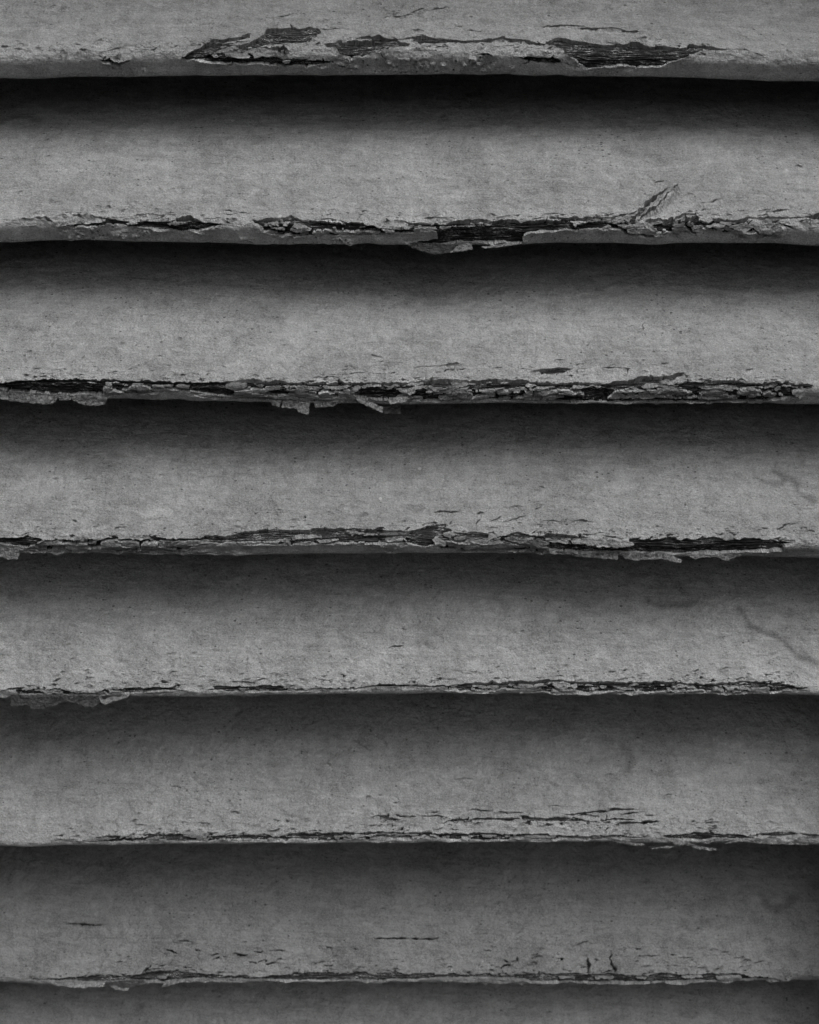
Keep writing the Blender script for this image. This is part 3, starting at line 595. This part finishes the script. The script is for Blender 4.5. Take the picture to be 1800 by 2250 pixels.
SLAT_NOTE = {1: 'slat with a slanting split knot and a row of cracks along its edge', 2: 'slat whose whole edge is crazed into chips with flakes hanging below',
             3: 'slat with a long strip of bare wood at its right end', 0: 'topmost slat in view with large bare wood patches on its thick edge',
             5: 'slat with a second row of short splits above its thin edge', 6: 'lowest full slat with a dark ragged line of bare wood', 4: 'slat with a big paint flap hanging from its left end'}
ALL_S = {}
def build_slat(k):
    sl = Slat(k); ALL_S[k] = sl
    detailed = k in EDGE
    ox = 57.0 * (k + 2)
    if detailed: F, LIFT, DEEP, DIRT = slat_fields(sl)
    else: F = np.full((nx, ns), -9.0); LIFT = np.zeros((nx, ns)); DEEP = LIFT; DIRT = LIFT
    gFx, gFs = np.gradient(F, HX, HS)
    g2 = gFx ** 2 + gFs ** 2 + 1e-6
    snap = np.abs(F) < .62 * HS * np.sqrt(g2)
    mvx = np.clip(-F * gFx / g2, -.6 * HX, .6 * HX) * snap; mvs = np.clip(-F * gFs / g2, -.6 * HS, .6 * HS) * snap
    XS = GX + mvx; SS = GS + mvs
    P = sl.sec(SS)
    # paint surface: gentle swelling of the old coats, raised rims where they have broken
    swell = .34 * fbm((GX + ox) / 14, GS / 9, 3, 3) + .40 * fbm((GX + ox) / 5.2, GS / 3.6, 5, 2) * np.clip(.7 + fbm((GX + ox) / 40, GS / 25, 2, 2), 0, 1.3)
    edge_w = np.exp(-np.abs(GS - .5) / 3.0)
    swell = swell + edge_w * .5 * fbm((GX + ox) / 5, GS / 2.2, 1, 3)
    rim = np.exp(-np.clip(-F, 0, 9) / .8) * np.clip(.42 + .9 * fbm((GX + ox) / 4, GS / 1.5, 6, 2), 0, 1.2)
    rim = rim * np.where(DIRT > 0, .45, 1.0)
    H = swell + np.clip(LIFT, -.2, 2.4) + np.where(F > -4, rim, 0)
    Hw = swell - .55 - .28 * np.clip(F, 0, 1.6) - DEEP * .9 + .45 * fbm((GX + ox) / 9, GS / .6, 4, 3) + .16 * vn((GX + ox) / 1.1, GS / .45, 6)
    zb = sl.z + sl.dz(gx)[:, None]
    def pos(h): return np.stack([XS, P[..., 0] + h * P[..., 2], zb + P[..., 1] + h * P[..., 3]], -1)
    top = pos(H).reshape(-1, 3)
    uv = np.stack([XS + ox, SS + 211.0 * (k + 2)], -1).reshape(-1, 2)
    vid = np.arange(nx * ns).reshape(nx, ns)
    # which blocks need the fine grid
    nbx, nbs = (nx - 1) // B, (ns - 1) // B
    need = np.zeros((nx - 1, ns - 1), bool)
    Fc = np.clip(F, -.3, .3)
    mean = (Fc[:-1, :-1] + Fc[1:, :-1] + Fc[1:, 1:] + Fc[:-1, 1:]) / 4
    mx = np.maximum(np.maximum(F[:-1, :-1], F[1:, :-1]), np.maximum(F[1:, 1:], F[:-1, 1:]))
    need = mx > -.35
    fb = need.reshape(nbx, B, nbs, B).any(axis=(1, 3))
    fine = np.repeat(np.repeat(fb, B, 0), B, 1)
    gone = mean > 0
    keep = fine & ~gone
    i, j = np.nonzero(keep)
    quads = np.stack([vid[i, j], vid[i + 1, j], vid[i + 1, j + 1], vid[i, j + 1]], 1)
    finev = np.zeros((nx, ns), bool)
    finev[:-1, :-1] |= fine; finev[1:, :-1] |= fine; finev[1:, 1:] |= fine; finev[:-1, 1:] |= fine
    nb = np.zeros_like(fb); nb[1:] |= fb[:-1]; nb[:-1] |= fb[1:]; nb[:, 1:] |= fb[:, :-1]; nb[:, :-1] |= fb[:, 1:]
    bi, bj = np.nonzero(~fb & ~nb)
    q2 = np.stack([vid[bi * B, bj * B], vid[bi * B + B, bj * B], vid[bi * B + B, bj * B + B], vid[bi * B, bj * B + B]], 1)
    ngons = []
    for a, c in zip(*np.nonzero(~fb & nb)):
        i0, j0 = a * B, c * B
        walk = [(i0 + t, j0) for t in range(B)] + [(i0 + B, j0 + t) for t in range(B)] + [(i0 + B - t, j0 + B) for t in range(B)] + [(i0, j0 + B - t) for t in range(B)]
        ngons.append([vid[p] for n_, p in enumerate(walk) if n_ % B == 0 or finev[p]])
    verts = [top]; uvs = [uv]; nv = len(top); qs = [quads, q2]
    # broken edges of the paint film
    if detailed:
        low = pos(H - .15 * 0 - np.clip(H - Hw, .5, 2.6) - .3).reshape(-1, 3)
        pairs = []
        kp = np.pad(keep | ~fine, 1, constant_values=True); gn = np.pad(fine & gone, 1)
        ii, jj = np.nonzero(keep & gn[2:, 1:-1]); pairs.append((vid[ii + 1, jj], vid[ii + 1, jj + 1]))
        ii, jj = np.nonzero(keep & gn[:-2, 1:-1]); pairs.append((vid[ii, jj + 1], vid[ii, jj]))
        ii, jj = np.nonzero(keep & gn[1:-1, 2:]); pairs.append((vid[ii + 1, jj + 1], vid[ii, jj + 1]))
        ii, jj = np.nonzero(keep & gn[1:-1, :-2]); pairs.append((vid[ii, jj], vid[ii + 1, jj]))
        a = np.concatenate([p[0] for p in pairs]); c = np.concatenate([p[1] for p in pairs])
        wv = np.unique(np.concatenate([a, c])); look = np.full(nx * ns, -1); look[wv] = np.arange(len(wv))
        verts += [top[wv], low[wv]]; uvs += [uv[wv], uv[wv] + .3]
        qs.append(np.stack([nv + look[a], nv + len(wv) + look[a], nv + len(wv) + look[c], nv + look[c]], 1)); nv += 2 * len(wv)
    # the deep part of the face, the back edge and the underside: coarse
    ic = np.arange(0, nx, B)
    rows = list(np.linspace(S_HI, FACE_LEN, 34))
    sv = np.array(rows)
    Pr = sl.sec(sv)
    cx = gx[ic][:, None] + 0 * sv; zc = (sl.z + sl.dz(gx[ic]))[:, None]
    sw = .16 * fbm((cx + ox) / 14, sv[None] / 7 + 0 * cx, 3, 3)
    strip = np.stack([cx, Pr[None, :, 0] + sw * Pr[None, :, 2], zc + Pr[None, :, 1] + sw * Pr[None, :, 3]], -1)
    suv = np.stack([cx + ox, sv[None] + 0 * cx + 211.0 * (k + 2)], -1)
    q0 = sl.sec(np.array([FACE_LEN, S_LO])); dn = q0[0, 2:] * -5.5
    back = np.array([q0[0, :2] + dn, q0[1, :2]])
    bk = np.stack([np.stack([gx[ic], 0 * gx[ic] + p_[0], zc[:, 0] + p_[1]], -1) for p_ in back], 1)
    buv = np.stack([np.stack([gx[ic] + ox, 0 * gx[ic] + 300 + 9 * q], -1) for q in range(2)], 1)
    strip = np.concatenate([strip, bk], 1); suv = np.concatenate([suv, buv], 1)
    m_, n_ = strip.shape[:2]
    sid = nv + np.arange(m_ * n_).reshape(m_, n_)
    sid[:, 0] = vid[ic, ns - 1]
    sid[:, -1] = vid[ic, 0]
    qs.append(np.stack([sid[:-1, :-1], sid[1:, :-1], sid[1:, 1:], sid[:-1, 1:]], -1).reshape(-1, 4))
    verts.append(strip.reshape(-1, 3)); uvs.append(suv.reshape(-1, 2))
    co = np.concatenate(verts); uvc = np.concatenate(uvs)
    st = np.zeros(len(co)); st[:nx * ns] = DIRT.ravel()
    if detailed: st[nx * ns:nx * ns + 2 * len(wv)] = .12 + .2 * vn(uvc[nx * ns:nx * ns + 2 * len(wv), 0] / 2.0, uvc[nx * ns:nx * ns + 2 * len(wv), 1] / 2.0, 3)
    for kk, amt, wd, line in STAINS:
        if kk != k or wd <= 6: continue
        pts = [sl.locate(*p_) for p_ in line]; wmm = max(wd / 7.2, .5)
        lx = uvc[:, 0] - ox; ls = uvc[:, 1] - 211.0 * (k + 2)
        a = np.array(pts)
        mk = (lx > a[:, 0].min() - 4) & (lx < a[:, 0].max() + 4) & (ls > a[:, 1].min() - 4) & (ls < a[:, 1].max() + 4)
        X, Y = lx[mk], ls[mk]
        X = X + .8 * vn(X / 3, Y / 3, 1); Y = Y + .8 * vn(X / 3, Y / 3, 2)
        d = np.min([seg_dist(X, Y, pts[q], pts[q + 1])[0] for q in range(len(pts) - 1)], 0)
        st[mk] = np.maximum(st[mk], min(.6, amt * 1.5) * np.exp(-(d / wmm) ** 2))
    mat = M_PAINT[{-1: 0, 0: 1, 1: 0, 2: 0, 3: 1, 4: 0, 5: 1, 6: 2, 7: 2}[k]]  # lowest slats take the tone with the light falloff painted in
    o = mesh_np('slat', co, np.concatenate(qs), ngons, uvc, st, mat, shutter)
    if k in SLAT_NOTE: o['label'] = SLAT_NOTE[k]
    if detailed:
        wood = pos(Hw).reshape(-1, 3)
        w = need & (mx > -.3)
        i, j = np.nonzero(w)
        quads = np.stack([vid[i, j], vid[i + 1, j], vid[i + 1, j + 1], vid[i, j + 1]], 1)
        wo_ = mesh_np('exposed_wood', wood, quads, (), uv, None, M_WOOD, o)
        n = 0
        for org, lst in MARKS[k]:
            for mk in lst:
                if mk[0] == 'F': flake(o, sl, org, mk[1], mk[2], 10 * k + n); n += 1
    return o

def flake(parent, sl, org, curl, pts, seed):
    px = [(org[0] + a * K, org[1] + b * K) for a, b in pts]
    topi = min(range(len(px)), key=lambda q: px[q][1])
    x, s = sl.locate(*px[topi])
    s = max(s, sl.sec.e1)
    y_root = float(sl.sec(np.array([s]))[0, 0]) - .35
    P3 = [on_depth_plane(a, b, y_root) for a, b in px]
    poly = [(p[0], p[2]) for p in P3]
    a = np.array(poly); h = .16
    ux = np.arange(a[:, 0].min() - h * 2, a[:, 0].max() + h * 3, h); uz = np.arange(a[:, 1].min() - h * 2, a[:, 1].max() + h * 3, h)
    X, Z = np.meshgrid(ux, uz, indexing='ij')
    f = poly_sd(X + .35 * vn(X / .9, Z / .9, seed), Z + .16 * vn(X / .5, Z / .5, seed + 1) + .2 * vn(X / 1.7, Z / 3, seed + 2), poly)
    gx_, gz_ = np.gradient(f, h, h); g2 = gx_ ** 2 + gz_ ** 2 + 1e-6
    sn = np.abs(f) < .62 * h * np.sqrt(g2)
    Xs = X + np.clip(-f * gx_ / g2, -.6 * h, .6 * h) * sn; Zs = Z + np.clip(-f * gz_ / g2, -.6 * h, .6 * h) * sn
    fc = np.clip(f, -h, h); mean = (fc[:-1, :-1] + fc[1:, :-1] + fc[1:, 1:] + fc[:-1, 1:]) / 4
    i, j = np.nonzero(mean > 0)
    if not len(i): return
    vid = np.arange(X.size).reshape(X.shape)
    zt = a[:, 1].max(); Ht = zt - a[:, 1].min()
    t = np.clip((zt - Zs) / Ht, 0, 1)
    bend = (curl - .25) * .75
    Y = y_root - bend * Ht * 1.0 * t ** 1.6 - .25 * vn(X / 3.5, Z / 2.0, seed + 2) * t + .08 * vn(X / .8, Z / .8, seed + 3)
    # edges of a loose piece roll towards the light
    Y = Y - .35 * np.clip((f.max() - .5) / 1.2, 0, 1) * np.exp(-np.clip(f, 0, 9) / .35) * np.clip(t, 0, 1)
    co = np.stack([Xs, Y, Zs], -1).reshape(-1, 3)
    quads = np.stack([vid[i, j], vid[i + 1, j], vid[i + 1, j + 1], vid[i, j + 1]], 1)
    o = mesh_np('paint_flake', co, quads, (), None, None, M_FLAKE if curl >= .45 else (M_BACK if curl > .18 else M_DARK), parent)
    sm = o.modifiers.new('thickness', 'SOLIDIFY'); sm.thickness = min(.34, .12 + .2 * float(f.max())) * MM; sm.offset = 0; o.data.materials.append(M_FLAKE); sm.material_offset_rim = 1
    return o

for k in range(-1, 8): build_slat(k)

# frame of the shutter round the slats
def board(name, x0, x1, y0, y1, z0, z1, bevel=2.0):
    c = np.array([[x, y, z] for x in (x0, x1) for y in (y0, y1) for z in (z0, z1)], float)
    q = [(0, 1, 3, 2), (4, 6, 7, 5), (0, 4, 5, 1), (2, 3, 7, 6), (0, 2, 6, 4), (1, 5, 7, 3)]
    o = mesh_np(name, c, q, (), None, None, M_FRAME, shutter)
    for p in o.data.polygons: p.use_smooth = False
    if bevel:
        m = o.modifiers.new('worn_edge', 'BEVEL'); m.width = bevel * MM; m.segments = 3
    return o
DEPTH = FACE_LEN * math.cos(math.radians(45)) + 42
ZT, ZB = ALL_S[-1].z + 66, ALL_S[7].z - 14
board('stile', RIGHT_STILE, RIGHT_STILE + 55, STILE_FRONT, DEPTH, ZB - 60, ZT + 60)
board('stile', LEFT_STILE - 55, LEFT_STILE, STILE_FRONT, DEPTH, ZB - 60, ZT + 60)
board('rail', LEFT_STILE + .5, RIGHT_STILE - .5, STILE_FRONT + 1, DEPTH - 1, ZT, ZT + 55)
board('rail', LEFT_STILE + .5, RIGHT_STILE - .5, STILE_FRONT + 1, DEPTH - 1, ZB - 55, ZB)
board('light_block_board', LEFT_STILE - 50, RIGHT_STILE + 50, DEPTH + 1, DEPTH + 8, ZB - 58, ZT + 58, 0)  # unseen board added behind the slats to stop light leaking through
